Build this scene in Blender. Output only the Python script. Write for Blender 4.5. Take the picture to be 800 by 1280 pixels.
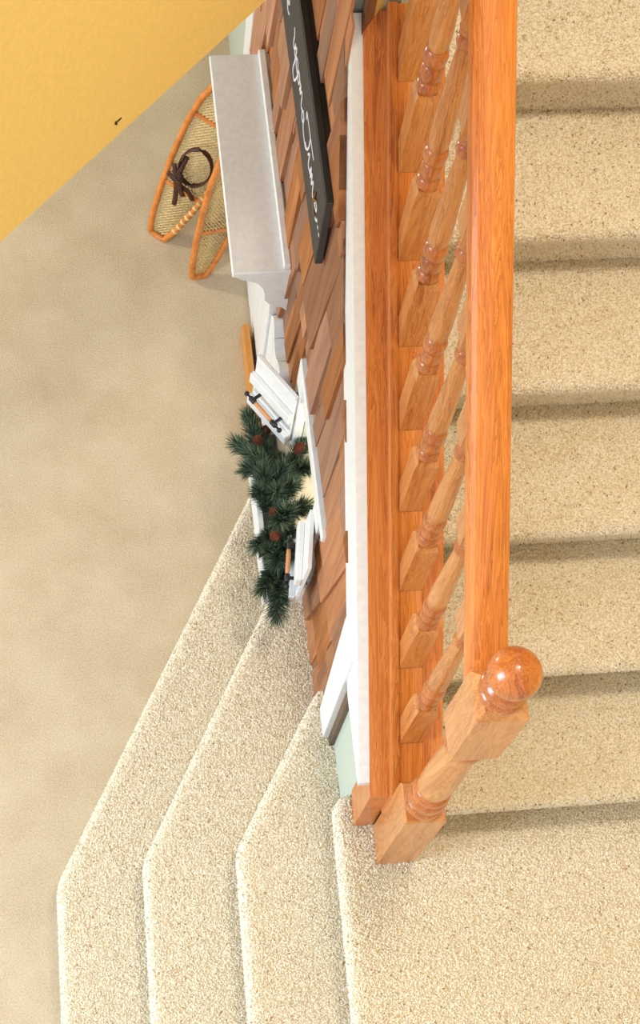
import bpy, bmesh, math, random
import numpy as np
from mathutils import Vector, Matrix
from mathutils.geometry import tessellate_polygon

for o in list(bpy.data.objects): bpy.data.objects.remove(o)
S = bpy.context.scene
COL = S.collection

# ------------------------------------------------------------------ camera
cam = bpy.data.cameras.new('camera'); camo = bpy.data.objects.new('camera', cam); COL.objects.link(camo)
camo.location = (-0.5772708, -0.6626498, 3.99546097)
camo.rotation_euler = (math.radians(21.787854), math.radians(-5.43633772), math.radians(-5.29758273))
cam.sensor_fit = 'AUTO'; cam.sensor_width = 36.0; cam.lens = 2122.28 / 1280 * 36
cam.clip_start = 0.05; cam.clip_end = 60
S.camera = camo

# ------------------------------------------------------------------ light
W = bpy.data.worlds.new('room_light'); S.world = W; W.use_nodes = True
bg = W.node_tree.nodes['Background']; bg.inputs[0].default_value = (1.0, 0.955, 0.895, 1); bg.inputs[1].default_value = 0.90
def area(name, loc, target, size, size_y, watts, col):
    l = bpy.data.lights.new(name, 'AREA'); l.shape = 'RECTANGLE'; l.size = size; l.size_y = size_y; l.energy = watts; l.color = col
    o = bpy.data.objects.new(name, l); COL.objects.link(o); o.location = loc
    o.rotation_euler = (Vector(target) - Vector(loc)).to_track_quat('-Z', 'Y').to_euler(); return o
area('foyer_window_light', (-4.2, -0.6, 2.4), (0, 0.7, 0.4), 1.8, 2.4, 285, (0.68, 0.84, 1.0))
area('stairwell_lamp', (0.25, 0.5, 5.4), (0.1, 0.6, 0), 0.5, 0.5, 80, (1.0, 0.88, 0.71))
area('lower_room_lamp', (-2.2, 2.80, 0.50), (-0.3, 1.9, -0.6), 0.22, 0.22, 24, (1.0, 0.90, 0.76))
S.view_settings.view_transform = 'Standard'; S.view_settings.look = 'None'
S.view_settings.exposure = 0.0; S.view_settings.gamma = 1.0; S.view_settings.use_curve_mapping = False

R = random.Random(7); NR = np.random.default_rng(5)

# ------------------------------------------------------------------ materials
def srgb(r, g, b):
    f = lambda c: (c/255)/12.92 if c/255 <= .04045 else ((c/255+.055)/1.055)**2.4
    return (f(r), f(g), f(b), 1)
def mat(name, col, rough=.5, spec=.5, coat=0):
    m = bpy.data.materials.new(name); m.use_nodes = True
    b = m.node_tree.nodes['Principled BSDF']; b.inputs['Base Color'].default_value = col
    b.inputs['Roughness'].default_value = rough; b.inputs['Specular IOR Level'].default_value = spec
    b.inputs['Coat Weight'].default_value = coat; b.inputs['Coat Roughness'].default_value = .12
    return m
def nd(m, t, **kw):
    n = m.node_tree.nodes.new(t)
    for k, v in kw.items(): setattr(n, k, v)
    return n
def ramp(m, stops, fac):
    r = nd(m, 'ShaderNodeValToRGB'); e = r.color_ramp.elements
    while len(e) < len(stops): e.new(.5)
    for i, (p, c) in enumerate(stops): e[i].position = p; e[i].color = c
    m.node_tree.links.new(fac, r.inputs[0]); return r
def bump(m, fac, strength, dist):
    b = nd(m, 'ShaderNodeBump'); b.inputs['Strength'].default_value = strength; b.inputs['Distance'].default_value = dist
    m.node_tree.links.new(fac, b.inputs['Height'])
    m.node_tree.links.new(b.outputs[0], m.node_tree.nodes['Principled BSDF'].inputs['Normal'])
def wood(name, stops, scale, rough=.35, coat=0.0, spec=.5, rnd=0.0, ring=False, bmp=.15):
    """grain along the axis whose scale entry is the smallest"""
    m = mat(name, stops[1][1], rough, spec, coat); L = m.node_tree.links
    tc = nd(m, 'ShaderNodeTexCoord'); mp = nd(m, 'ShaderNodeMapping'); mp.inputs['Scale'].default_value = scale
    L.new(tc.outputs['Object'], mp.inputs['Vector'])
    oi = nd(m, 'ShaderNodeObjectInfo')
    cb = nd(m, 'ShaderNodeCombineXYZ'); ml = nd(m, 'ShaderNodeMath', operation='MULTIPLY'); ml.inputs[1].default_value = 37.0
    L.new(oi.outputs['Random'], ml.inputs[0])
    for i in range(3): L.new(ml.outputs[0], cb.inputs[i])
    L.new(cb.outputs[0], mp.inputs['Location'])
    n1 = nd(m, 'ShaderNodeTexNoise'); n1.inputs['Scale'].default_value = 1.0; n1.inputs['Detail'].default_value = 5; n1.inputs['Roughness'].default_value = .65
    n1.inputs['Distortion'].default_value = .6
    L.new(mp.outputs[0], n1.inputs['Vector'])
    fac = n1.outputs['Fac']
    if ring:
        mu = nd(m, 'ShaderNodeMath', operation='MULTIPLY'); mu.inputs[1].default_value = 9.0; L.new(fac, mu.inputs[0])
        sn = nd(m, 'ShaderNodeMath', operation='FRACT'); L.new(mu.outputs[0], sn.inputs[0])
        mx = nd(m, 'ShaderNodeMath', operation='MULTIPLY_ADD'); mx.inputs[1].default_value = .36
        sc = nd(m, 'ShaderNodeMath', operation='MULTIPLY'); sc.inputs[1].default_value = .72; L.new(fac, sc.inputs[0])
        L.new(sn.outputs[0], mx.inputs[0]); L.new(sc.outputs[0], mx.inputs[2]); fac = mx.outputs[0]
    r = ramp(m, stops, fac)
    out = r.outputs[0]
    if rnd:
        hsv = nd(m, 'ShaderNodeHueSaturation')
        mr = nd(m, 'ShaderNodeMapRange'); mr.inputs['To Min'].default_value = 1 - rnd; mr.inputs['To Max'].default_value = 1 + rnd
        L.new(oi.outputs['Random'], mr.inputs['Value']); L.new(mr.outputs[0], hsv.inputs['Value']); L.new(out, hsv.inputs['Color'])
        m2 = nd(m, 'ShaderNodeMath', operation='MULTIPLY'); m2.inputs[1].default_value = 7.31
        f2 = nd(m, 'ShaderNodeMath', operation='FRACT'); L.new(oi.outputs['Random'], m2.inputs[0]); L.new(m2.outputs[0], f2.inputs[0])
        mr2 = nd(m, 'ShaderNodeMapRange'); mr2.inputs['To Min'].default_value = .82; mr2.inputs['To Max'].default_value = 1.12
        L.new(f2.outputs[0], mr2.inputs['Value']); L.new(mr2.outputs[0], hsv.inputs['Saturation'])
        out = hsv.outputs[0]
    L.new(out, m.node_tree.nodes['Principled BSDF'].inputs['Base Color'])
    bump(m, fac, bmp, .002)
    return m
OAKS = [(.20, srgb(132, 66, 24)), (.40, srgb(190, 108, 46)), (.58, srgb(206, 124, 56)), (.85, srgb(222, 146, 76))]
OAK_Y = wood('honey_oak_along_rail', OAKS, (38, 2.0, 38), .33, .28, ring=True, spec=.4)
OAK_D = wood('honey_oak_end_grain', [(.20, srgb(110, 54, 20)), (.40, srgb(168, 90, 36)), (.58, srgb(188, 106, 46)), (.85, srgb(204, 126, 62))], (26, 26, 5), .28, .4, ring=True, spec=.5)
OAKT = [(.20, srgb(128, 72, 32)), (.40, srgb(186, 116, 58)), (.58, srgb(202, 134, 72)), (.85, srgb(218, 156, 94))]
OAK_Z = wood('honey_oak_upright', OAKT, (34, 34, 2.2), .33, .28, ring=True, spec=.4)
SHAKE = wood('cedar_shake', [(.2, srgb(122, 76, 48)), (.45, srgb(156, 104, 70)), (.62, srgb(172, 120, 82)), (.85, srgb(192, 142, 104))], (26, 26, 1.3), .75, 0, .25, rnd=.30)
GOLD = wood('golden_oak_board', [(.25, srgb(176, 108, 40)), (.5, srgb(205, 140, 66)), (.8, srgb(220, 160, 86))], (40, 4, 40), .45, .2)
BENT = wood('bent_ash', [(.25, srgb(170, 94, 32)), (.5, srgb(214, 130, 54)), (.8, srgb(226, 150, 76))], (30, 30, 30), .45, .2)
DARKW = wood('dark_stained_edge', [(.25, srgb(70, 54, 40)), (.5, srgb(98, 76, 56)), (.8, srgb(120, 96, 72))], (40, 40, 4), .6)
GRIP = mat('turned_wood_grip', srgb(200, 140, 95), .5)
def painted(name, col, rough, nscale, bstr, mott=.04):
    m = mat(name, col, rough, .35); L = m.node_tree.links
    tc = nd(m, 'ShaderNodeTexCoord'); n = nd(m, 'ShaderNodeTexNoise'); n.inputs['Scale'].default_value = nscale; n.inputs['Detail'].default_value = 4
    L.new(tc.outputs['Object'], n.inputs['Vector'])
    lo = tuple(c*(1-mott) for c in col[:3])+(1,); hi = tuple(min(1, c*(1+mott)) for c in col[:3])+(1,)
    r = ramp(m, [(.35, lo), (.65, hi)], n.outputs['Fac']); L.new(r.outputs[0], m.node_tree.nodes['Principled BSDF'].inputs['Base Color'])
    bump(m, n.outputs['Fac'], bstr, .003); return m
WHITE = painted('white_painted_wood', srgb(226, 227, 227), .45, 60, .05)
CREAMW = painted('cream_painted_board', srgb(232, 222, 204), .5, 40, .06)
SAGE = painted('sage_wall_paint', srgb(186, 194, 180), .8, 90, .12)
YELLOW = painted('golden_yellow_wall_paint', srgb(230, 201, 124), .75, 110, .16, .03)
CEIL = painted('white_ceiling_paint', srgb(235, 230, 220), .9, 90, .2)
BLACK = mat('black_painted_iron', srgb(22, 22, 24), .45)
BOARD = painted('charcoal_chalkboard_paint', srgb(62, 56, 54), .7, 50, .05, .12)
CHALK = mat('white_chalk_lettering', srgb(226, 228, 236), .8)
TWIG = mat('brown_twig', srgb(140, 98, 52), .8)
LEATHER = painted('dark_brown_leather', srgb(74, 42, 30), .55, 80, .1, .2)
RAW = painted('rawhide_webbing', srgb(226, 200, 142), .6, 120, .1, .15)
STEMM = mat('brown_pine_stem', srgb(70, 50, 34), .9)
def carpet_base(name, cols, scale, bstr):
    m = mat(name, cols[1], .95, .1); L = m.node_tree.links
    tc = nd(m, 'ShaderNodeTexCoord')
    n = nd(m, 'ShaderNodeTexNoise'); n.inputs['Scale'].default_value = scale; n.inputs['Detail'].default_value = 3; n.inputs['Roughness'].default_value = .7
    L.new(tc.outputs['Object'], n.inputs['Vector'])
    n2 = nd(m, 'ShaderNodeTexNoise'); n2.inputs['Scale'].default_value = 7; n2.inputs['Detail'].default_value = 4
    L.new(tc.outputs['Object'], n2.inputs['Vector'])
    ad = nd(m, 'ShaderNodeMath', operation='MULTIPLY_ADD'); ad.inputs[1].default_value = .35; L.new(n2.outputs['Fac'], ad.inputs[0])
    s = nd(m, 'ShaderNodeMath', operation='MULTIPLY'); s.inputs[1].default_value = .65; L.new(n.outputs['Fac'], s.inputs[0]); L.new(s.outputs[0], ad.inputs[2])
    r = ramp(m, [(.30, cols[0]), (.5, cols[1]), (.68, cols[2])], ad.outputs[0])
    L.new(r.outputs[0], m.node_tree.nodes['Principled BSDF'].inputs['Base Color'])
    bump(m, n.outputs['Fac'], bstr, .006); return m
FLOORC = carpet_base('floor_carpet', [srgb(178, 157, 128), srgb(200, 182, 154), srgb(214, 198, 173)], 190, .5)
STEPC = carpet_base('stair_carpet_backing', [srgb(205, 186, 150), srgb(224, 208, 178), srgb(236, 222, 196)], 260, .6)
def attr_mat(name, rough, sheen=0):
    m = mat(name, (.5, .5, .5, 1), rough, .15); a = nd(m, 'ShaderNodeAttribute'); a.attribute_name = 'tint'
    m.node_tree.links.new(a.outputs['Color'], m.node_tree.nodes['Principled BSDF'].inputs['Base Color']); return m
PILE = attr_mat('carpet_pile_yarn', .95)
NEEDLE = attr_mat('pine_needle', .6)
CONE = painted('pinecone_scale', srgb(112, 58, 40), .7, 90, .2, .3)

# ------------------------------------------------------------------ mesh helpers
class MB:
    def __init__(s): s.v = []; s.f = []; s.sm = []
    def add(s, vs, fs, smooth=False):
        o = len(s.v); s.v += [tuple(v) for v in vs]; s.f += [tuple(i+o for i in f) for f in fs]; s.sm += [smooth]*len(fs); return s
    def box(s, lo, hi, bev=0.0, M=None):
        x0, y0, z0 = lo; x1, y1, z1 = hi
        if bev <= 0:
            vs = [(x0,y0,z0),(x1,y0,z0),(x1,y1,z0),(x0,y1,z0),(x0,y0,z1),(x1,y0,z1),(x1,y1,z1),(x0,y1,z1)]
            fs = [(3,2,1,0),(4,5,6,7),(0,1,5,4),(1,2,6,5),(2,3,7,6),(3,0,4,7)]
        else:
            b = min(bev, (x1-x0)*.45, (y1-y0)*.45, (z1-z0)*.45); vs = []; fs = []
            def ring(ix, z):
                return [(x0+ix+b,y0+ix,z),(x1-ix-b,y0+ix,z),(x1-ix,y0+ix+b,z),(x1-ix,y1-ix-b,z),(x1-ix-b,y1-ix,z),(x0+ix+b,y1-ix,z),(x0+ix,y1-ix-b,z),(x0+ix,y0+ix+b,z)]
            rings = [ring(b, z0), ring(0, z0+b), ring(0, z1-b), ring(b, z1)]
            rings[0] = [(min(max(x,x0+b),x1-b),min(max(y,y0+b),y1-b),z0) for x,y,z in ring(0,z0)]
            rings[3] = [(x,y,z1) for x,y,z in rings[0]]
            for r in rings: vs += r
            for k in range(3):
                for i in range(8): fs.append((k*8+i, k*8+(i+1)%8, k*8+8+(i+1)%8, k*8+8+i))
            fs.append(tuple(range(7,-1,-1))); fs.append(tuple(range(24,32)))
        if M is not None: vs = [tuple(M @ Vector(v)) for v in vs]
        return s.add(vs, fs)
    def prism(s, poly, a0, a1, axis=0, M=None, smooth=False):
        n = len(poly)
        def P(p, a):
            return (a, p[0], p[1]) if axis == 0 else ((p[0], a, p[1]) if axis == 1 else (p[0], p[1], a))
        vs = [P(p, a0) for p in poly] + [P(p, a1) for p in poly]
        if M is not None: vs = [tuple(M @ Vector(v)) for v in vs]
        fs = [tuple(range(n-1,-1,-1)), tuple(range(n,2*n))]
        s.add(vs, fs); o = len(s.v) - 2*n
        for i in range(n): s.f.append((o+i, o+(i+1)%n, o+n+(i+1)%n, o+n+i)); s.sm.append(smooth)
        return s
    def lathe(s, prof, n=20, M=None, smooth=True, cap=True):
        vs = []; fs = []
        for r, z in prof:
            for i in range(n): a = 2*math.pi*i/n; vs.append((r*math.cos(a), r*math.sin(a), z))
        for k in range(len(prof)-1):
            for i in range(n): fs.append((k*n+i, k*n+(i+1)%n, (k+1)*n+(i+1)%n, (k+1)*n+i))
        if M is not None: vs = [tuple(M @ Vector(v)) for v in vs]
        s.add(vs, fs, smooth)
        if cap:
            o = len(s.v)-len(vs); s.f.append(tuple(o+i for i in range(n-1,-1,-1))); s.f.append(tuple(o+(len(prof)-1)*n+i for i in range(n))); s.sm += [False, False]
        return s
    def tube(s, path, rad, n=6, closed=False, flat=1.0, up=None):
        path = [Vector(p) for p in path]; m = len(path); vs = []; fs = []
        prevn = None
        for i, p in enumerate(path):
            if closed: t = path[(i+1)%m] - path[i-1]
            else: t = path[min(i+1, m-1)] - path[max(i-1, 0)]
            t.normalize()
            if up is not None: nn = Vector(up) - t*t.dot(Vector(up))
            elif prevn is None: nn = t.orthogonal()
            else: nn = prevn - t*t.dot(prevn)
            nn.normalize(); prevn = nn; b = t.cross(nn)
            r = rad[i] if isinstance(rad, (list, tuple)) else rad
            for k in range(n): a = 2*math.pi*k/n; vs.append(p + nn*(r*math.cos(a)*flat) + b*(r*math.sin(a)))
        for i in range(m if closed else m-1):
            j = (i+1) % m
            for k in range(n): fs.append((i*n+k, i*n+(k+1)%n, j*n+(k+1)%n, j*n+k))
        if not closed: fs.append(tuple(range(n-1,-1,-1))); fs.append(tuple((m-1)*n+k for k in range(n)))
        return s.add(vs, fs, True)
    def build(s, name, material, parent=None, loc=None, rot=None):
        me = bpy.data.meshes.new(name); me.from_pydata(s.v, [], s.f)
        me.polygons.foreach_set('use_smooth', s.sm); me.materials.append(material); me.update()
        bm = bmesh.new(); bm.from_mesh(me); bmesh.ops.recalc_face_normals(bm, faces=bm.faces); bm.to_mesh(me); bm.free()
        o = bpy.data.objects.new(name, me); COL.objects.link(o)
        if parent: o.parent = parent
        if loc is not None: o.location = loc
        if rot is not None: o.rotation_euler = rot
        return o
def tag(o, label=None, cat=None, group=None, kind=None):
    if label: o['label'] = label
    if cat: o['category'] = cat
    if group: o['group'] = group
    if kind: o['kind'] = kind
    return o
def empty(name, loc=(0,0,0), rz=0, **kw):
    o = bpy.data.objects.new(name, None); COL.objects.link(o); o.location = loc; o.rotation_euler = (0,0,rz); o.empty_display_size = .05
    return tag(o, **kw)
def smooth_path(pts, per=6):
    P = [Vector(p) for p in pts]; out = []
    for i in range(len(P)-1):
        a = P[max(i-1,0)]; b = P[i]; c = P[i+1]; d = P[min(i+2,len(P)-1)]
        for k in range(per):
            t = k/per; out.append(.5*((2*b)+(c-a)*t+(2*a-5*b+4*c-d)*t*t+(3*b-a-3*c+d)*t**3))
    out.append(P[-1]); return out

# tufts sampled over a triangle list -> one mesh
PAL = np.array([srgb(245,235,213)[:3], srgb(239,227,202)[:3], srgb(231,216,187)[:3], srgb(244,235,216)[:3], srgb(204,178,138)[:3], srgb(164,132,96)[:3]])
PALP = np.array([.32, .30, .17, .165, .035, .010])
def pile(tris, density, name, parent, bounds=None, length=.0065, width=.0030):
    T = np.array(tris, float)
    a, b, c = T[:,0], T[:,1], T[:,2]
    nrm = np.cross(b-a, c-a); ar = np.linalg.norm(nrm, axis=1)/2; ok = ar > 1e-9
    a, b, c, nrm, ar = a[ok], b[ok], c[ok], nrm[ok], ar[ok]; nrm /= np.linalg.norm(nrm, axis=1)[:,None]
    n = int(ar.sum()*density); idx = NR.choice(len(ar), n, p=ar/ar.sum())
    u = NR.random(n); v = NR.random(n); fl = u+v > 1; u[fl] = 1-u[fl]; v[fl] = 1-v[fl]
    P = a[idx]+(b-a)[idx]*u[:,None]+(c-a)[idx]*v[:,None]; N = nrm[idx]
    if bounds is not None:
        k = np.ones(n, bool)
        for ax, lo, hi in bounds: k &= (P[:,ax] >= lo) & (P[:,ax] <= hi)
        P, N = P[k], N[k]; n = len(P)
    D = N + NR.normal(0, .30, (n,3)); D /= np.linalg.norm(D, axis=1)[:,None]
    L = length*(.75+.5*NR.random(n))
    t1 = np.cross(D, NR.normal(size=(n,3))); t1 /= np.linalg.norm(t1, axis=1)[:,None]; t2 = np.cross(D, t1)
    w = width*(.7+.6*NR.random(n))[:,None]
    base = P - N*.001; V = np.empty((n,4,3))
    mid = base + D*(L*.55)[:,None]
    for k in range(3):
        an = 2*math.pi*k/3; V[:,k] = mid*.55+base*.45 + w*(math.cos(an)*t1+math.sin(an)*t2)
    V[:,3] = base + D*L[:,None]
    F = np.array([[0,1,3],[1,2,3],[2,0,3]])
    faces = (F[None]+4*np.arange(n)[:,None,None]).reshape(-1,3)
    me = bpy.data.meshes.new(name); me.vertices.add(n*4); me.vertices.foreach_set('co', V.reshape(-1))
    me.loops.add(len(faces)*3); me.loops.foreach_set('vertex_index', faces.reshape(-1).astype(np.int32))
    me.polygons.add(len(faces)); me.polygons.foreach_set('loop_start', np.arange(0, len(faces)*3, 3, dtype=np.int32))
    me.polygons.foreach_set('loop_total', np.full(len(faces), 3, np.int32)); me.update(); me.validate()
    colr = PAL[NR.choice(len(PAL), n, p=PALP/PALP.sum())]*(.95+.1*NR.random((n,1)))
    at = me.attributes.new('tint', 'FLOAT_COLOR', 'POINT')
    at.data.foreach_set('color', np.concatenate([np.repeat(colr,4,axis=0), np.ones((n*4,1))],1).reshape(-1).astype(np.float32))
    me.materials.append(PILE)
    o = bpy.data.objects.new(name, me); COL.objects.link(o); o.parent = parent; o['kind'] = 'stuff'; return o

# ------------------------------------------------------------------ dimensions
RISE = .19615; RUN = .25904; SL = RISE/RUN; Y1 = .1252; FZ = -4*RISE
WA = .02                                   # the wall under the stairs stands 1.1 degrees off square
WP = Vector((-.05, .45, 0))
def wpt(y, off, z):                        # point on that wall: y along it, off out into the lower room
    return WP + Vector((-math.sin(WA), math.cos(WA), 0))*(y-.45) + Vector((-math.cos(WA), -math.sin(WA), 0))*off + Vector((0,0,z))
WM = Matrix.Translation(WP) @ Matrix.Rotation(WA, 4, 'Z') @ Matrix.Translation(Vector((0,-.45,0)))  # local (x=-off, y, z)

# ------------------------------------------------------------------ setting: floor and walls
m = MB(); m.box((-4.5,-2.2,FZ-.08), (1.25,4.8,FZ)); tag(m.build('floor', FLOORC), 'beige cut pile carpet covering the lower room floor', kind='structure')

# stair wall, with the opening of the little playhouse window
wall = MB(); top = lambda y: .20+SL*y
OP = (.865, 1.155, -.19, .15)
def wprism(poly): wall.prism(poly, 0, .10, 0)
wprism([(.17,FZ),(OP[0],FZ),(OP[0],top(OP[0])),(.17,top(.17))])
wprism([(OP[0],FZ),(OP[1],FZ),(OP[1],OP[2]),(OP[0],OP[2])])
wprism([(OP[0],OP[3]),(OP[1],OP[3]),(OP[1],top(OP[1])),(OP[0],top(OP[0]))])
wprism([(OP[1],FZ),(1.43,FZ),(1.43,top(1.43)),(OP[1],top(OP[1]))])
wprism([(1.43,FZ),(3.0,FZ),(3.0,1.65),(1.43,1.65)])
WALL = wall.build('wall_right', SAGE); WALL.matrix_world = WM
tag(WALL, 'sage painted wall below the stairs, clad in wooden shakes', kind='structure')
m = MB(); m.box((-4.5,2.98,FZ), (-.11,3.08,1.65)); tag(m.build('wall_back', SAGE), 'sage painted wall at the far end of the lower room', kind='structure')
m = MB(); m.box((-4.5,2.962,FZ), (-.12,2.98,FZ+.085), .004); tag(m.build('baseboard_back', GOLD), 'golden oak baseboard along the far sage wall', kind='structure')
# yellow upper wall cut off at the lower room's ceiling height, running at 45 degrees
d45 = Vector((1,1,0)).normalized(); n45 = Vector((1,-1,0)).normalized()
A = Vector((-.728,.734,0)); B0 = A - d45*.95; B1 = A + d45*.935
def slab(mb, p, q, n, th, z0, z1):
    c = [p, q, q-n*th, p-n*th]; mb.prism([(v.x, v.y) for v in c], z0, z1, 2)
m = MB(); slab(m, B0, B1, n45, .12, 1.65, 3.9); m.box((-4.5, B0.y, 1.65), (B0.x, B0.y+.12, 3.9))
YW = tag(m.build('wall_upper', YELLOW), 'golden yellow upstairs wall hanging above the lower room', kind='structure')
m = MB()
pts = [(-4.5,B0.y+.1),(B0.x-.02,B0.y+.1),(B1.x-.1,B1.y+.06),(-.12,3.0),(-4.5,3.0)]
m.prism(pts, 1.655, 1.9, 2); tag(m.build('ceiling', CEIL), 'white ceiling of the lower room', kind='structure')
m = MB(); m.box((1.076,-2.2,FZ), (1.19,3.2,4.2)); tag(m.build('wall_far_right', YELLOW), 'yellow wall on the far side of the stairs', kind='structure')
# nail left in the yellow wall
NM = Matrix.Translation(Vector((-.5382,.9238,1.6894))) @ Matrix.Rotation(math.radians(-45),4,'Z') @ Matrix.Rotation(math.radians(90),4,'X')
m = MB(); m.lathe([(.0016,-.012),(.0016,.0005),(.0040,.0005),(.0044,.0020),(.002,.0032)], 10, NM)
tag(m.build('nail', BLACK), 'small dark nail left in the golden yellow wall', 'nail')

# ------------------------------------------------------------------ carpeted stairs
def bezier_corner(pts, d):
    out = [pts[0]]
    for i in range(1, len(pts)-1):
        a, b, c = Vector(pts[i-1]), Vector(pts[i]), Vector(pts[i+1])
        p = b+(a-b).normalized()*min(d,(a-b).length*.45); q = b+(c-b).normalized()*min(d,(c-b).length*.45)
        for k in range(7): t = k/6; out.append(tuple(p*(1-t)**2+b*2*t*(1-t)+q*t*t))
    out.append(pts[-1]); return out
PROF = [(.030,0.0),(.014,-.0022),(.004,-.010),(0,-.021),(.003,-.033),(.013,-.042),(.026,-.046),(.028,-.10),(.028,-RISE-.004)]
PROF2 = [(.030,0.0),(.014,-.0022),(.004,-.010),(0,-.021),(.004,-.036),(.016,-.050),(.032,-.072),(.046,-.115),(.050,-RISE-.004)]
def carpet_step(nose, back, z, parent, bounds, dens=95000, name='step', prof=PROF):
    """nose: plan polyline with the open side on its left when walking it; back: points that close the tread"""
    N = [Vector(p) for p in nose]; n = len(N); mit = []
    for i in range(n):
        t0 = (N[i]-N[i-1]).normalized() if i else None
        t1 = (N[i+1]-N[i]).normalized() if i < n-1 else None
        ns = [Vector((t.y,-t.x)) for t in (t0,t1) if t is not None]
        v = sum(ns, Vector((0,0))).normalized(); mit.append(v/max(.5, v.dot(ns[0])))
    rows = [[(N[i]+mit[i]*d).to_3d()+Vector((0,0,z+dz)) for i in range(n)] for d, dz in prof]
    mb = MB(); vs = [p for r in rows for p in r]; fs = []; tris = []
    for k in range(len(rows)-1):
        for i in range(n-1):
            q = (k*n+i, k*n+i+1, (k+1)*n+i+1, (k+1)*n+i); fs.append(q)
            A_, B_, C_, D_ = (vs[j] for j in q)
            for tr in ((A_,D_,C_),(A_,C_,B_)):
                nn = (tr[1]-tr[0]).cross(tr[2]-tr[0])
                tris.append(tr if nn.dot(Vector((-mit[i].x,-mit[i].y,.6))) > 0 else (tr[0],tr[2],tr[1]))
    mb.add(vs, fs, True)
    capv = rows[0] + [Vector((x,y,z)) for x, y in back]
    for t in tessellate_polygon([capv]):
        a, b, c = (capv[j] for j in t)
        if (b-a).cross(c-a).z < 0: b, c = c, b
        tris.append((a,b,c)); mb.add([a,b,c], [(0,1,2)])
    o = mb.build(name, STEPC, parent)
    pile(tris, dens, 'carpet_pile', o, bounds)
    return o
VIS = [(0,-1.05,1.06),(1,-1.0,2.75)]
low = empty('winder_steps', (-.4,.2,FZ), label='beige carpeted winder steps going down from the landing to the floor', cat='stairs')
def rel(o, parent): o.matrix_parent_inverse = parent.matrix_world.inverted(); return o
bpy.context.view_layer.update()
LS = [([(-.767,-1.8),(-.769,.108),(-.159,1.216),(-.115,1.290),(-.070,1.300)], -3), ([(-.540,-1.8),(-.541,.116),(-.166,.795),(-.085,.942),(-.055,.962)], -2), ([(-.314,-1.8),(-.313,.092),(-.088,.466),(-.066,.492),(-.044,.490)], -1)]
backs = [[(-.066,1.25),(-.048,.17),(.0,.17),(0.0,-1.8)],[(-.055,.92),(-.048,.17),(.0,.17),(0.0,-1.8)],[(-.046,.47),(-.046,.17),(.0,.17),(0.0,-1.8)]]
for (nose, k), bk in zip(LS, backs):
    o = carpet_step(bezier_corner(nose, .035), bk, k*RISE, low, VIS); rel(o, low)
land = empty('stair_landing', (.4,-.8,0), label='beige carpeted landing around the foot of the oak newel post', cat='landing'); bpy.context.view_layer.update()
o = carpet_step(bezier_corner([(-.0885,-1.8),(-.0885,.138),(-.066,.168),(-.035,.172),(.03,.172)], .03), [(1.074,.172),(1.074,-1.8)], 0.0, land, VIS, name='landing_top'); rel(o, land)
up = empty('stair_flight', (.6,.12,0), label='beige carpeted flight of stairs climbing behind the oak balustrade', cat='stairs'); bpy.context.view_layer.update()
for k in range(1, 11):
    y = Y1+(k-1)*RUN
    nose = [(1.068, y-.050), (.8, y-.050), (.5, y-.050), (.112, y-.050)]
    nose = nose[::-1]
    # walking +x the tread lies on the left: mirror the order so the tread is on the right hand side
    nose = nose[::-1]
    o = carpet_step([(a,b) for a,b in nose], [(.112,y+RUN+.02),(1.068,y+RUN+.02)], k*RISE, up, VIS, prof=PROF2); rel(o, up)

# ------------------------------------------------------------------ oak balustrade
BAL = empty('balustrade', (.044,.044,0), label='honey oak stair balustrade with ball topped newel and turned balusters', cat='balustrade'); bpy.context.view_layer.update()
def sloped(name, poly, y0, y1, material, parent=BAL):
    """poly in (x, height above the sloping line); runs up the stairs between two plumb cuts"""
    ang = math.atan(SL); L0 = y0/math.cos(ang); L1 = y1/math.cos(ang); n = len(poly)
    vs = []
    Rm = Matrix.Rotation(ang, 4, 'X'); Ri = Rm.inverted()
    for yy in (y0, y1):
        for x, h in poly: vs.append(Ri @ Vector((x, yy, h+SL*yy)))
    mb = MB(); mb.add(vs, [tuple(range(n)), tuple(range(n,2*n))])
    for i in range(n): mb.f.append((i,(i+1)%n,n+(i+1)%n,n+i)); mb.sm.append(False)
    o = mb.build(name, material); o.matrix_world = Rm; o.parent = parent; rel(o, parent); return o
def rrect(x0, x1, h0, h1, b):
    return [(x0+b,h0),(x1-b,h0),(x1,h0+b),(x1,h1-b),(x1-b*.3,h1-b*.3),(x1-b,h1),(x0+b,h1),(x0+b*.3,h1-b*.3),(x0,h1-b),(x0,h0+b)]
# stringer board: plumb front end standing on the landing
m = MB()
ang = math.atan(SL); Rm = Matrix.Rotation(ang,4,'X'); Ri = Rm.inverted()
side = [(.095,0.0),(.145,0.0),(1.42,.03+SL*1.42),(1.42,.245+SL*1.42),(.095,.245+SL*.095)]
vs = [Ri @ Vector((x,y,z)) for x in (-.0445,.0) for y, z in side]; n = len(side)
m.add(vs, [tuple(range(n)), tuple(range(n,2*n))]+[(i,(i+1)%n,n+(i+1)%n,n+i) for i in range(n)])
o = m.build('stringer_board', OAK_Y); o.matrix_world = Rm; o.parent = BAL; rel(o, BAL)
sloped('base_molding', rrect(-.001,.020,.10,.272,.004), .089, 1.42, OAK_Y)
sloped('shoe_rail', rrect(.0195,.117,.05,.256,.003), .085, 1.42, OAK_Y)
sloped('base_molding', rrect(.069,.0745,.22,.267,.003), .089, 1.42, OAK_Y)
BY = [.189+.1392*i for i in range(9)]; BW = .048; BX = .044
ys = [.089]+[v for y in BY for v in (y, y+BW)]+[1.42]
for i in range(0, len(ys), 2):
    sloped('fillet', [(BX-.0245,.22),(BX+.0255,.22),(BX+.0255,.268),(BX-.0245,.268)], ys[i]+.0005, ys[i+1]-.0005, OAK_Y)
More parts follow.
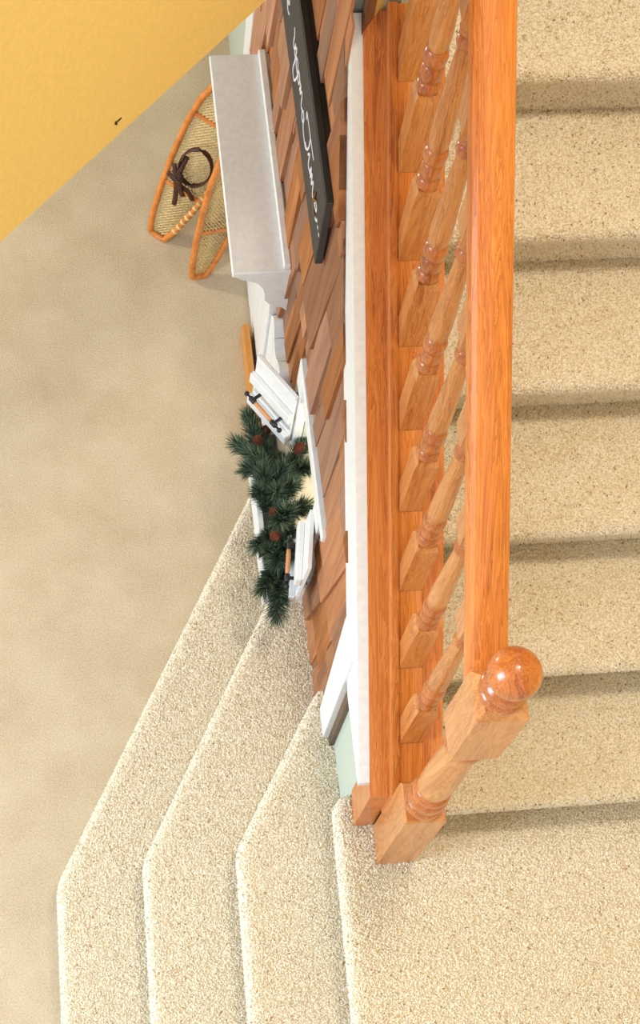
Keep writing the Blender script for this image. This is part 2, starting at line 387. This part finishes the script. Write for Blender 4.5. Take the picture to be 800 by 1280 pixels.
# baluster: square foot, turned vase, tapering shaft, ring, square head
def square(mb, x, y, h, zs):   # stack of square rings (half, z)
    vs = []; fs = []
    for hw, z in zs: vs += [(-hw,-hw,z),(hw,-hw,z),(hw,hw,z),(-hw,hw,z)]
    for k in range(len(zs)-1):
        for i in range(4): fs.append((k*4+i,k*4+(i+1)%4,k*4+4+(i+1)%4,k*4+4+i))
    fs += [(3,2,1,0), tuple((len(zs)-1)*4+i for i in range(4))]
    mb.add(vs, fs)
def turned(mb, prof, n, rings=None, longest=.07, cut=.5):
    """lathe with a crisp groove wherever the profile dips"""
    seg = [prof[0]]
    for i in range(1, len(prof)):
        seg.append(prof[i])
        if i < len(prof)-1 and prof[i][0] < prof[i-1][0] and prof[i][0] <= prof[i+1][0]:
            (mb if rings is None or seg[-1][1]-seg[0][1] > longest else rings[seg[0][1] > cut]).lathe(seg, n, cap=False); seg = [prof[i]]
    (mb if rings is None or seg[-1][1]-seg[0][1] > longest else rings[seg[0][1] > cut]).lathe(seg, n, cap=False)
def baluster_mesh():
    mb = MB(); h = BW/2
    z0 = -.05; zb = .215; zt = .735
    square(mb, 0, 0, h, [(h,z0),(h,zb),(h*.80,zb+.018)])
    square(mb, 0, 0, h, [(h*.78,zt-.022),(h,zt),(h,.893)])
    prof = [(.0170,.225),(.0215,.234),(.0238,.244),(.0238,.250),(.0222,.259),(.0178,.264),(.0178,.265),(.0208,.270),(.0216,.288),(.0206,.306),(.0176,.310),(.0176,.311),(.0220,.317),(.0238,.329),(.0236,.339),(.0218,.350),(.0172,.356),(.0172,.357),
            (.0200,.362),(.0214,.395),(.0208,.43),(.0190,.50),(.0165,.58),(.0145,.640),(.0125,.648),(.0125,.649),(.0170,.654),(.0192,.664),(.0176,.678),(.0138,.683),(.0138,.684),(.0178,.689),(.0190,.699),(.0170,.712),(.0160,.735)]
    rg = [MB(), MB()]; turned(mb, prof, 20, rg)
    return mb, rg
bo = None
for y in BY:
    zbase = .262+SL*(y+BW/2)
    if bo is None:
        b1, b2 = baluster_mesh(); o = bo = b1.build('baluster', OAK_Z); br = [q.build('turned_ring', OAK_D, o) for q in b2]
    else:
        o = bo.copy(); COL.objects.link(o)
        for q in br: c = q.copy(); COL.objects.link(c); c.parent = o
    o.matrix_world = Matrix.Translation((BX, y+BW/2, zbase)); o.parent = BAL; rel(o, BAL)
# hand rail with moulded sides
HR = [(.014,1.128),(.066,1.128),(.066,1.140),(.073,1.150),(.077,1.162),(.0775,1.180),(.074,1.193),(.066,1.1995),(.052,1.2035),(.040,1.2045),(.028,1.2035),(.015,1.1995),(.007,1.193),(.0035,1.180),(.004,1.162),(.008,1.150),(.014,1.140)]
sloped('handrail', HR, .080, 1.36, OAK_Y)
# newel post
NW = .089; m = MB(); h = NW/2
square(m, 0, 0, h, [(h,0),(h,.478),(h-.004,.484)])
square(m, 0, 0, h, [(h-.003,1.035),(h,1.041),(h,1.312),(h-.004,1.319),(h-.013,1.334)])
prof = [(.030,.47),(.0425,.486),(.0442,.497),(.0442,.510),(.0410,.522),(.0345,.526),(.0345,.5265),(.0395,.532),(.0428,.545),(.0432,.560),(.0405,.576),(.0340,.582),(.0340,.5825),(.0385,.588),(.0408,.600),(.0388,.614),(.0325,.620),(.0325,.6205),
        (.0350,.628),(.0368,.66),(.0378,.72),(.0372,.80),(.0350,.88),(.0325,.95),(.0318,.970),(.0300,.977),(.0300,.9775),(.036,.983),(.0420,.996),(.0432,1.008),(.0418,1.020),(.0365,1.027),(.0365,1.0275),(.040,1.034),(.040,1.05)]
rg = [MB(), MB()]; turned(m, prof, 32, rg, cut=.8)
NWO = m.build('newel_post', OAK_Z); NWO.matrix_world = Matrix.Translation((h,h,0)); NWO.parent = BAL; rel(NWO, BAL); [q.build('turned_ring', OAK_D, NWO) for q in rg]
m = MB(); prof = [(.030,1.325),(.0405,1.336),(.0425,1.346),(.0405,1.356),(.0340,1.360),(.0340,1.3605),(.0392,1.366),(.0396,1.376),(.0345,1.386),(.0280,1.390),(.0265,1.396),(.0265,1.3965)]
rb = .0445; zc = 1.440
for k in range(15):
    a = -math.radians(64)+math.radians(154)*k/14; prof.append((max(rb*math.cos(a),.0005), zc+rb*math.sin(a)))
turned(m, prof, 36); o = m.build('ball_finial', OAK_D, NWO)

# ------------------------------------------------------------------ trim on the stair wall
m = MB(); y0, y1 = .14, 1.42
poly = [(.155,.252+SL*.155),(.30,.055+SL*.30),(1.40,.055+SL*1.40),(1.40,.248+SL*1.40),(.155,.248+SL*.155-.002)]
m.prism([(.125,.245+SL*.125-.03),(.34,.035+SL*.34),(1.42,.05+SL*1.42),(1.42,.240+SL*1.42),(.125,.240+SL*.125)], -.068, -.044, 0)
tag(m.build('trim_1', WHITE), 'white painted skirt board under the oak stringer', kind='structure')
m = MB(); m.prism([(.362,-RISE-.01),(.436,-RISE-.01),(.470,.44),(.470,.55),(.366,.46)], -.026, .0, 0)
o = m.build('trim_2', WHITE); o.matrix_world = WM; tag(o, 'upright white board ending the shake cladding beside the steps', kind='structure')
m = MB(); m.box((-.012,.340,-RISE-.01), (0,.363,.42)); o = m.build('trim_3', DARKW); o.matrix_world = WM; tag(o, 'brown edge strip behind the upright white board', kind='structure')
m = MB(); m.box((-.03,2.36,FZ), (0,2.45,1.6), .004); o = m.build('trim_4', WHITE); o.matrix_world = WM; tag(o, 'white corner board at the far end of the shakes', kind='structure')
# end post of the wall above the stringer
def diag(name, a, b, z0, z1, dep, material, label):
    p = Vector((-.047,1.386)); d = Vector((.7071,.7071)); P0 = p+d*a; P1 = p+d*b; m = MB()
    m.prism([tuple(P0),tuple(P1),(P1.x,P1.y+dep),(P0.x,P0.y+dep)], z0, z1, 2); tag(m.build(name, material), label, kind='structure')
diag('trim_5', 0, .034, 1.12, 1.655, .03, SHAKE, 'brown wooden edge board standing on the stringer top')
diag('wall_stub', .034, .13, 1.12, 3.9, .03, YELLOW, 'yellow wall end standing on the oak stringer')

# ------------------------------------------------------------------ wooden shakes
def clip(poly, a, b, c):     # keep a*y+b*z <= c
    out = []
    for i in range(len(poly)):
        p, q = poly[i-1], poly[i]; dp = a*p[0]+b*p[1]-c; dq = a*q[0]+b*q[1]-c
        if (dp <= 0) != (dq <= 0): t = dp/(dp-dq); out.append((p[0]+(q[0]-p[0])*t, p[1]+(q[1]-p[1])*t))
        if dq <= 0: out.append(q)
    return out
HOLES = [(.79,1.23,-.24,.245), (1.56,2.12,FZ-.1,.17), (1.31,1.56,FZ-.1,-.13)]
count = 0
m = MB()
for a, b, c, d in ((.44,.79,FZ+.05,None),(.79,1.23,FZ+.05,-.245),(.79,1.23,.245,None),(1.23,1.43,FZ+.001,None),(1.43,2.362,.175,1.648),(2.12,2.362,FZ+.001,.175),(1.43,1.56,FZ+.001,.175)):
    zt = (lambda y: .09+SL*y) if d is None else (lambda y, d=d: d)
    m.prism([(a,c),(b,c),(b,zt(b)),(a,zt(a))], -.0028, .0, 0)
m.build('shake_backing', DARKW, WALL)
EXPO = .26; row = 0; z = FZ-.05
while z < 1.66:
    y = .45 - R.random()*.06
    while y < 2.37:
        w = R.choice([.055,.08,.10,.12,.15])*R.uniform(.9,1.1); zb = z+R.uniform(-.09,.09); L = EXPO*2.05; sh = R.uniform(-.085,.0)
        sp = R.uniform(-.006,.004)
        poly = [(y+.001,zb),(y+w-.001,zb+R.uniform(-.004,.004)),(y+w-.001+sh-sp,zb+L),(y+.001+sh+sp,zb+L)]
        cy = y+w/2; y += w
        poly = clip(poly, -1, 0, -.440); poly = clip(poly, 1, 0, 2.365)
        poly = clip(clip(poly, -SL-.28, 1, .085-.28*1.02), 1, 0, 1.43) if 1.02 < cy < 1.43 else poly if cy >= 1.43 else clip(poly, -SL, 1, .085) if len(poly) > 2 else poly
        poly = clip(poly, 0, 1, 1.648) if len(poly) > 2 else poly
        if len(poly) > 2: poly = clip(poly, 0, -1, -FZ)
        for (a, b, c, d) in HOLES:
            if len(poly) < 3: break
            ymin, ymax = min(p[0] for p in poly), max(p[0] for p in poly); zmin, zmax = min(p[1] for p in poly), max(p[1] for p in poly)
            if ymax <= a or ymin >= b or zmax <= c or zmin >= d: continue
            opts = [clip(poly,1,0,a), clip(poly,-1,0,-b), clip(poly,0,1,c), clip(poly,0,-1,-d)]
            def ar(P): return abs(sum(P[i-1][0]*P[i][1]-P[i][0]*P[i-1][1] for i in range(len(P))))/2 if len(P) > 2 else 0
            poly = max(opts, key=ar)
            if ar(poly) < .0008: poly = []
        if len(poly) < 3: continue
        # below the steps nothing shows
        if max(p[1] for p in poly) < (-.50 if cy < .95 else -.70 if cy < 1.3 else -9): continue
        t = R.choice([.008,.011,.015,.021,.027]); n = len(poly)
        f = lambda zz: .003+(t-.003)*max(0,1-.72*(zz-zb)/L)
        vs = [(0,p[0],p[1]) for p in poly]+[(-f(p[1]),p[0],p[1]) for p in poly]
        mb = MB(); mb.add(vs, [tuple(range(n,2*n))]+[(i,(i+1)%n,n+(i+1)%n,n+i) for i in range(n)])
        mb.build('shake', SHAKE, WALL); count += 1
    z += EXPO; row += 1

# ------------------------------------------------------------------ playhouse window, shutters, window box
WIN = MB()
WIN.box((-.026,.745,.196), (0,1.222,.232), .002)
for a, b in ((.795,.862),(1.158,1.222)): WIN.box((-.026,a,-.215), (0,b,.196), .002)
WIN.box((-.026,.80,-.25), (0,1.222,-.19), .002)
o = WIN.build('window_1', WHITE); o.matrix_world = WM; tag(o, 'white framed playhouse window opening in the shake wall', kind='structure')
m = MB(); m.box((-.060,.80,-.203), (.17,1.215,-.185), .003); s_ = m.build('window_sill', CREAMW, o)
m = MB(); m.box((-.016,.862,.10), (0,1.158,.196), .002); m.build('window_header', CREAMW, o)
def oriented(O, u, up, w):
    u = Vector(u).normalized(); up = Vector(up); up = (up-u*up.dot(u)).normalized(); w = up.cross(u) if up.cross(u).dot(Vector(w)) > 0 else u.cross(up)
    Mx = Matrix((( u.x,w.x,up.x,O[0]),(u.y,w.y,up.y,O[1]),(u.z,w.z,up.z,O[2]),(0,0,0,1))); return Mx
def shutter(O, u, up, w, label):
    root = empty('shutter', O, label=label, cat='shutter', group='shutters of the playhouse window'); root.matrix_world = oriented(O, u, up, w)
    Wd = .155; Ht = .27
    hs = [(-.0,.064),(.067,.131),(.134,.198),(.201,.27)]
    for a, b in hs: m = MB(); m.box((0,0,a), (Wd,.012,b), .0015); m.build('slat', WHITE, root)
    for a, b in ((.012,.055),(.140,.185)): m = MB(); m.box((-.002,.012,a), (Wd+.002,.028,b), .002); m.build('cross_board', WHITE, root)
    m = MB(); m.box((.004,-.012,.01), (.018,-.0005,.255), .001); m.build('hinge_gap_shade', BLACK, root)  # black strip painting in the shadowed gap behind the shutter's hinge edge
    hd = MB(); z = .098; yv = .040
    hd.lathe([(.0055,.045),(.0062,.06),(.0062,.098),(.0055,.113)], 12, Matrix.Translation((0,yv,z)) @ Matrix.Rotation(math.radians(90),4,'Y'))
    h_ = hd.build('handle', GRIP, root)
    for xx in (.036,.122):
        b = MB(); b.box((xx-.004,.012,z-.004), (xx+.004,yv,z+.004), .001)
        b.lathe([(.004,-.012),(.0075,-.008),(.0075,.008),(.004,.012)], 10, Matrix.Translation((xx,yv,z)) @ Matrix.Rotation(math.radians(90),4,'Y'))
        sg = -1 if xx < .08 else 1
        b.lathe([(.003,.0),(.003,.010),(.007,.012),(.007,.018),(.002,.022)], 10, Matrix.Translation((xx+sg*.009,yv,z)) @ Matrix.Rotation(math.radians(90*sg),4,'Y'))
        b.build('bracket', BLACK, h_)
    return root
shutter((-.090,1.168,-.148), (-.092,.132,0), (0,0,1), (-1,-.6,0), 'white slatted shutter swung half open next to the scalloped white panel')
shutter((-.094,.858,-.140), (-.022,-.158,0), (.055,0,1), (-1,.1,0), 'white slatted shutter folded back against the shakes above the carpeted steps')
BX0 = empty('window_box', tuple(wpt(.985,.06,-.33)), WA, label='white wooden window box below the playhouse window, filled with pine', cat='planter')
for nm, lo, hi in (('front_board',(-.072,-.215,0),(-.056,.245,.125)), ('back_board',(.046,-.215,0),(.058,.245,.10)), ('bottom_board',(-.056,-.215,0),(.046,.245,.012)), ('end_board',(-.056,-.215,.012),(.046,-.203,.115)), ('end_board',(-.056,.233,.012),(.046,.245,.115))):
    m = MB(); m.box(lo, hi, .0015); m.build(nm, WHITE, BX0)

# pine arrangement
PINE = empty('pine_arrangement', tuple(wpt(.95,.06,-.315)), label='bushy artificial pine sprays with brown cones in the white window box', cat='greenery'); bpy.context.view_layer.update()
GREENS = np.array([srgb(66,86,72)[:3], srgb(88,108,82)[:3], srgb(46,62,56)[:3], srgb(136,148,112)[:3], srgb(96,116,104)[:3]])
def sprig(path, nl, per):
    P = smooth_path(path, 8); mb = MB(); mb.tube(P, [.0022*(1-.5*i/len(P)) for i in range(len(P))], 5)
    nst = len(mb.v); vs = []; fs = []; cols = []
    total = int(per*sum((P[i+1]-P[i]).length for i in range(len(P)-1)))
    seg = len(P)-1
    for k in range(total):
        q = (k+.5)/total*seg; i = min(int(q), seg-1); c = P[i].lerp(P[i+1], q-i); t = (P[i+1]-P[i]).normalized()
        o1 = t.orthogonal().normalized(); o2 = t.cross(o1); a = R.uniform(0,2*math.pi); rd = o1*math.cos(a)+o2*math.sin(a)
        lean = R.uniform(.35,1.1) if q < seg*.93 else R.uniform(1.0,2.4)
        dr = (rd+t*lean).normalized(); L = nl*R.uniform(.7,1.15)
        sd = dr.cross(Vector((R.uniform(-1,1),R.uniform(-1,1),R.uniform(-1,1)))).normalized()*.0009
        b = len(vs); mid = c+dr*L*.5+t*.002; vs += [c-sd,c+sd,mid+sd*1.1,c+dr*L+t*L*.12,mid-sd*1.1]; fs.append(tuple(b+j for j in range(5)))
        g = GREENS[R.choice([0,0,1,1,2,2,3,4])]*R.uniform(.75,1.25); cols += [tuple(g)+(1,)]*5
    mb.add(vs, fs)
    me = bpy.data.meshes.new('pine_sprig'); me.from_pydata(mb.v, [], mb.f); me.polygons.foreach_set('use_smooth', mb.sm)
    me.materials.append(NEEDLE); at = me.attributes.new('tint','FLOAT_COLOR','POINT')
    at.data.foreach_set('color', np.array([(*srgb(70,52,36)[:3],1)]*nst+cols, np.float32).reshape(-1)); me.update()
    o = bpy.data.objects.new('pine_sprig', me); COL.objects.link(o); o.parent = PINE; rel(o, PINE); return o
def sp(base, tip, lift=.03, per=7500, nl=.040):
    b = Vector(base); t = Vector(tip); mid = (b+t)/2+Vector((R.uniform(-.01,.01),R.uniform(-.01,.01),lift)); sprig([b,mid,t], nl, per)
zc_ = -.20
TIPS = [((-.17,1.10,-.22),(-.193,1.262,-.185)), ((-.16,1.08,-.22),(-.231,1.178,-.18)), ((-.16,1.05,zc_),(-.212,1.085,-.14)), ((-.11,1.08,zc_),(-.050,1.160,-.12)), ((-.12,1.05,zc_),(-.060,1.062,-.09)),
        ((-.16,1.06,-.22),(-.165,1.19,-.185)), ((-.14,1.04,-.22),(-.125,1.115,-.165)), ((-.14,1.00,zc_),(-.125,1.06,-.09)), ((-.16,.98,zc_),(-.175,1.06,-.10)), ((-.15,.98,zc_),(-.11,1.0,-.06)), ((-.14,.96,zc_),(-.078,.955,-.10)),
        ((-.15,.96,zc_),(-.15,.90,-.05)), ((-.15,.92,zc_),(-.205,.858,-.11)), ((-.15,.90,zc_),(-.135,.82,-.07)), ((-.15,.88,zc_),(-.165,.80,-.07)), ((-.15,.84,zc_),(-.197,.745,-.12)), ((-.15,.82,zc_),(-.172,.672,-.115)), ((-.15,.80,zc_),(-.160,.715,-.11)),
        ((-.15,1.04,zc_),(-.195,1.13,-.15)), ((-.14,.88,zc_),(-.13,.92,-.04)), ((-.15,1.00,zc_),(-.19,1.00,-.09)), ((-.14,.94,zc_),(-.125,.88,-.09)), ((-.15,.86,zc_),(-.18,.83,-.08)), ((-.14,1.02,zc_),(-.15,.98,-.05))]
for b, t in TIPS: sp(b, t)
def pinecone(c, axis, L=.034, r=.013):
    q = Vector(axis).normalized().to_track_quat('Z','Y').to_matrix().to_4x4(); Mx = Matrix.Translation(Vector(c)) @ q
    mb = MB(); mb.lathe([(.002,-L/2),(r*.6,-L*.4),(r*.75,0),(r*.5,L*.35),(.001,L/2)], 8, Mx)
    for k in range(9):
        z = -L*.45+L*.92*k/8; rr = r*math.sin(math.pi*(.16+.74*k/8))**.7; n = 8
        for i in range(n):
            a = 2*math.pi*(i+.5*(k%2))/n; ca, sa = math.cos(a), math.sin(a); t = Vector((-sa,ca,0)); o_ = Vector((ca,sa,0))
            p = [o_*rr*.5+Vector((0,0,z)), o_*rr*.9+t*.0035+Vector((0,0,z+.001)), o_*(rr*1.12)+Vector((0,0,z+.005)), o_*rr*.9-t*.0035+Vector((0,0,z+.001)), o_*rr*.8+Vector((0,0,z+.0045))]
            mb.add([Mx @ v for v in p], [(0,1,4),(1,2,4),(2,3,4),(3,0,4)])
    o = mb.build('pinecone', CONE, PINE); rel(o, PINE)
for c, ax in [((-.080,1.115,-.085),(.6,.4,.6)), ((-.165,.862,-.055),(-.3,-.3,1)), ((-.160,.925,-.06),(-.4,.2,1)), ((-.178,1.175,-.15),(-.3,-.5,.8)), ((-.150,1.215,-.175),(-.4,-.6,.5))]: pinecone(c, ax)

# ------------------------------------------------------------------ hood shelf over the little door, the door, scalloped panel, oak strip
SHF = empty('hood_shelf', tuple(wpt(1.835,0,.15)), WA, label='white shelf on scrolled brackets above the playhouse door', cat='shelf')
m = MB(); m.box((-.168,-.338,.012), (-.0,.338,.032), .003); m.build('shelf_board', WHITE, SHF)
m = MB(); m.box((-.036,-.332,.032), (-.016,.338,.052), .003); m.build('back_rail', WHITE, SHF)
m = MB(); m.box((-.016,-.332,.032), (-.001,.338,.040), .002); m.build('back_strip', WHITE, SHF)
m = MB(); m.box((-.135,-.285,-.02), (-.115,.285,.012), .003); m.build('apron', WHITE, SHF)
cv = [(-.0,.012),(-.160,.012),(-.158,.002),(-.142,-.012),(-.118,-.024),(-.096,-.040),(-.082,-.066),(-.076,-.096),(-.074,-.128),(-.062,-.150),(-.042,-.166),(-.022,-.176),(-.010,-.196),(0,-.205)]
for y in (-.331,.296):
    m = MB(); m.prism([(x,z) for x, z in cv], y, y+.035, 1); m.build('bracket', WHITE, SHF)
DR = empty('door_1', tuple(wpt(1.835,0,FZ)), WA, kind='structure', label='white plank playhouse door under the hood shelf')
for i in range(6): m = MB(); m.box((-.030,-.215+.072*i,.01), (-.008,-.215+.072*i+.0695,.905), .003); m.build('plank', WHITE, DR)
for a, b in ((-.275,-.22),(.22,.275)): m = MB(); m.box((-.048,a,0), (0,b,.90), .003); m.build('door_casing', WHITE, DR)
PAN = empty('scalloped_panel', tuple(wpt(1.44,0,FZ)), WA, label='narrow white plank panel with a scalloped top beside the hood shelf', cat='panel')
tops = [(.62,.66,.645),(.645,.61,.63),(.63,.665,.62)]
for i, (a, b, c) in enumerate(tops):
    y0 = -.115+.078*i; poly = [(y0,.0),(y0+.0755,.0)]+[(y0+.0755-.0755*k/8, [c,b,a][0] if k == 0 else (c*(1-k/8)+a*(k/8))+(b-.5*(a+c))*math.sin(math.pi*k/8)) for k in range(9)]
    m = MB(); m.prism(poly, -.038, 0, 0); m.build('plank', WHITE, PAN)
m = MB(); m.prism([(-.053,0),(-.026,0),(-.026,.06),(-.030,.075),(-.049,.075),(-.053,.06)], -.22, .20, 1)
o = m.build('floor_strip', GOLD); o.matrix_world = Matrix.Translation(wpt(1.62,-.0,FZ)) @ Matrix.Rotation(WA,4,'Z') @ Matrix.Translation((-.014,0,0)); tag(o, 'golden oak strip lying along the foot of the white planks', 'strip')

# ------------------------------------------------------------------ hanging sign
SGN = empty('wall_sign', tuple(wpt(1.80,.020,.845)), WA, label='charcoal board sign with white handwriting on the shakes', cat='sign')
m = MB(); m.box((-.018,-.592,-.125), (.0,.62,.125), .002); m.build('board', BOARD, SGN)
m = MB(); m.box((-.016,-.590,.1252), (.0,.62,.131), .001); m.build('edge_shadow_strip', BLACK, SGN)  # black top edge that also paints in the sign's shadow
m = MB(); m.box((-.0,-.58,-.115), (.014,.61,.128), .001); m.build('back_board', BLACK, SGN)  # black sheet standing in for the shadow in the gap behind the sign
GL = {'O': [[(.5,.95),(.1,.75),(.0,.4),(.2,.05),(.55,0),(.85,.3),(.85,.7),(.6,.95),(.45,.8)]],
 'n': [[(-.05,.05),(.08,.48),(.12,.1),(.3,.45),(.45,.42),(.48,.05),(.62,-.02),(.75,.08)]],
 'c': [[(.45,.42),(.25,.5),(.05,.3),(.1,.02),(.35,-.02),(.6,.12)]],
 'e': [[(.05,.2),(.35,.3),(.38,.48),(.18,.5),(.05,.28),(.12,.03),(.4,0),(.6,.15)]],
 'u': [[(-.05,.75),(.1,.5),(.08,.15),(.22,.02),(.4,.2),(.45,.5),(.47,.1),(.62,.05)]],
 'p': [[(-.1,.35),(.12,.6),(.05,-.1),(-.1,-.75),(.25,-.9),(.55,-.5),(.75,.1),(.55,.45),(.25,.3),(.35,.05),(.65,.02)]],
 'o': [[(.3,.48),(.08,.35),(.06,.1),(.25,0),(.45,.15),(.4,.42),(.25,.45),(.45,.38),(.7,.42)]],
 'a': [[(.45,.42),(.2,.5),(.03,.25),(.12,.02),(.35,.1),(.46,.45),(.45,.1),(.7,-.08),(1.25,-.1),(1.5,.1)]],
 'T': [[(.0,.75),(-.05,1.0),(.5,1.02),(1.6,1.05)], [(.85,1.03),(.8,.5),(.6,.1),(.3,.0)]],
 'i': [[(-.1,.2),(.1,.5),(.1,.1),(.25,.0),(.4,.12)]],
 'm': [[(-.05,.05),(.08,.5),(.12,.08),(.28,.48),(.36,.1),(.55,.48),(.66,.1),(.85,.0),(1.0,.12)]]}
def write(chars, s0, sc, base):
    out = []; s = s0
    for ch, adv in chars:
        out.append([[(s+x*sc, base+y*sc) for x, y in st] for st in GL[ch]])
        s += adv*sc
    return out
strokes = write([('O',1.0),('n',.75),('c',.6),('e',.6)], -.225, .075, -.035)
strokes += write([('u',.62),('p',.75),('o',.68),('n',.7)], .075, .066, -.022)
strokes += write([('a',1)], .262, .062, -.035)
strokes += write([('T',.95),('i',.48),('m',1.05),('e',.6)], .315, .075, -.030)
for letter in strokes:
  m = MB()
  for st in letter:
    P = smooth_path([(-.0185, -s, z) for s, z in st], 7); m.tube(P, .0034, 6, flat=.35, up=(1,0,0))
  m.build('letter', CHALK, SGN)
for k in range(3): m = MB(); m.tube([(-.0185,-(.545+.018*k),-.012),(-.0185,-(.553+.018*k),-.010)], .0036, 6, flat=.35, up=(1,0,0)); m.build('dot', CHALK, SGN)
m = MB()
for a, b in (((-.490,-.02),(-.530,.035)),((-.490,-.015),(-.530,-.03)),((-.485,.0),(-.515,.01)),((-.500,-.03),(-.505,.03))): m.tube([(-.020,a[0],a[1]),(-.022,(a[0]+b[0])/2,(a[1]+b[1])/2+.003),(-.020,b[0],b[1])], .0022, 5)
m.build('twig_star', TWIG, SGN)
m = MB(); m.tube(smooth_path([(-.012,-.15,.120),(-.022,-.02,.155),(-.026,.12,.185),(-.026,.20,.200),(-.026,.30,.19),(-.020,.45,.150),(-.012,.55,.120)],6), .0018, 5); m.build('hanging_cord', BLACK, SGN)

# ------------------------------------------------------------------ snowshoes
def snowshoe(O, axis, wdir, L, Wd, label, wraps=True, hz=.46):
    ax = Vector(axis).normalized(); wv = Vector(wdir); wv = (wv-ax*wv.dot(ax)).normalized(); nv = ax.cross(wv)
    if nv.x > 0: nv = -nv
    root = empty('snowshoe', O, label=label, cat='snowshoe', group='snowshoes leaning under the hood shelf')
    root.matrix_world = Matrix(((wv.x,nv.x,ax.x,O[0]),(wv.y,nv.y,ax.y,O[1]),(wv.z,nv.z,ax.z,O[2]),(0,0,0,1)))
    def half(t):   # half width along the length, t 0..1
        pts = [(0,.26),(.03,.40),(.10,.54),(.25,.74),(.45,.92),(.62,1.0),(.78,.95),(.90,.72),(.97,.38),(1,.0)]
        for (a, b), (c, d) in zip(pts, pts[1:]):
            if a <= t <= c: return Wd/2*(b+(d-b)*(t-a)/(c-a))
    ts = [0,.02,.05,.1,.18,.25,.35,.45,.55,.62,.7,.78,.85,.9,.94,.97,.99,1]
    loop = [(half(t),0,t*L) for t in ts]+[(-half(t),0,t*L) for t in reversed(ts[:-1])]
    lp = []; n = len(loop)
    for i in range(n):
        a, b, c, d = (Vector(loop[(i+j)%n]) for j in (-1,0,1,2))
        for k in range(3):
            t = k/3; lp.append(.5*((2*b)+(c-a)*t+(2*a-5*b+4*c-d)*t*t+(3*b-a-3*c+d)*t**3))
    m = MB(); m.tube(lp, .0105, 8, closed=True); m.build('frame', BENT, root)
    for t in (.30,.70): m = MB(); h = half(t); m.box((-h,-.005,t*L-.008), (h,.005,t*L+.008), .002); m.build('crossbar', BENT, root)
    wb = MB()
    step = .0135
    for sgn in (1,-1):                         # diagonal lacing clipped to the frame outline
        c = -Wd
        while c < L+Wd:
            seg = []
            for k in range(41):
                x = -Wd/2+Wd*k/40; zz = c+sgn*x*1.1
                if .02*L < zz < .98*L and abs(x) < half(zz/L)-.003: seg.append((x, .0015*sgn, zz))
            if len(seg) > 1: wb.tube([seg[0],seg[-1]], .0017, 4)
            c += step
    z = .03*L
    while z < .97*L:
        h = half(z/L)-.003; wb.tube([(-h,0,z),(h,0,z)], .0015, 4); z += .017
    wb.build('webbing', RAW, root)
    for s2 in ((1,) if wraps else ()):
        t = .08
        while t < .66:
            h = half(t); tz = t*L
            M2 = Matrix.Translation((s2*h,0,tz)) @ Matrix.Rotation(s2*math.atan2(half(min(t+.02,1))-h,.02*L),4,'Y')
            wr = MB(); wr.lathe([(.0100,-.0055),(.0116,-.004),(.0116,.004),(.0100,.0055)], 8, M2); wr.build('lacing_wrap', RAW, root); t += .036
    # leather harness: loop over the toe, cross strap and buckle
    hr = MB(); zc = hz*L; q0 = hz-.46
    loopp = [(Wd*.30*math.sin(a)+.004, .018+.026*(1+math.cos(a))/2, zc+.085*math.cos(a)+.02) for a in [2*math.pi*k/18 for k in range(18)]]
    hr.tube(loopp, .0105, 6, closed=True, flat=.30, up=(1,0,.2))
    hr.tube(smooth_path([(-half(.36)*.9,.012,(.36+q0)*L),(-.02,.022,(.35+q0)*L),(.02,.022,(.34+q0)*L),(half(.36)*.6,.012,(.30+q0)*L)],5), .009, 6, flat=.30, up=(0,1,0))
    hr.tube(smooth_path([(-half(.40)*.8,.012,(.42+q0)*L),(-.03,.020,(.36+q0)*L),(-.01,.022,(.29+q0)*L),(.0,.018,(.23+q0)*L)],5), .009, 6, flat=.30, up=(0,1,0))
    hr.tube(smooth_path([(-.035,.018,(.50+q0)*L),(-.030,.034,(.42+q0)*L),(-.012,.036,(.36+q0)*L),(.012,.026,(.31+q0)*L)],5), .010, 6, flat=.35, up=(0,1,0))
    h_ = hr.build('harness', LEATHER, root)
    bk = MB(); bk.tube([(-.034,.040,(.39+q0)*L),(-.014,.042,(.39+q0)*L),(-.014,.042,(.43+q0)*L),(-.034,.040,(.43+q0)*L)], .0016, 5, closed=True); bk.build('buckle', BLACK, h_)
    return root
snowshoe((-.385,2.185,FZ+.012), (.262,.115,.70), (.8,-.5,-.2), .74, .17, 'bent wood snowshoe with brown leather harness, leaning out farther into the room')
snowshoe((-.262,2.030,FZ+.012), (.165,.150,.66), (.85,.30,-.24), .70, .16, 'bent wood snowshoe tucked partly beneath the white hood shelf', False, .40)

# lamp inside the playhouse, lighting its window sill
l = bpy.data.lights.new('playhouse_lamp','POINT'); l.energy = 3.5; l.color = (1,.88,.70); l.shadow_soft_size = .04
lo = bpy.data.objects.new('playhouse_lamp', l); COL.objects.link(lo); lo.location = (.10,.98,.02)
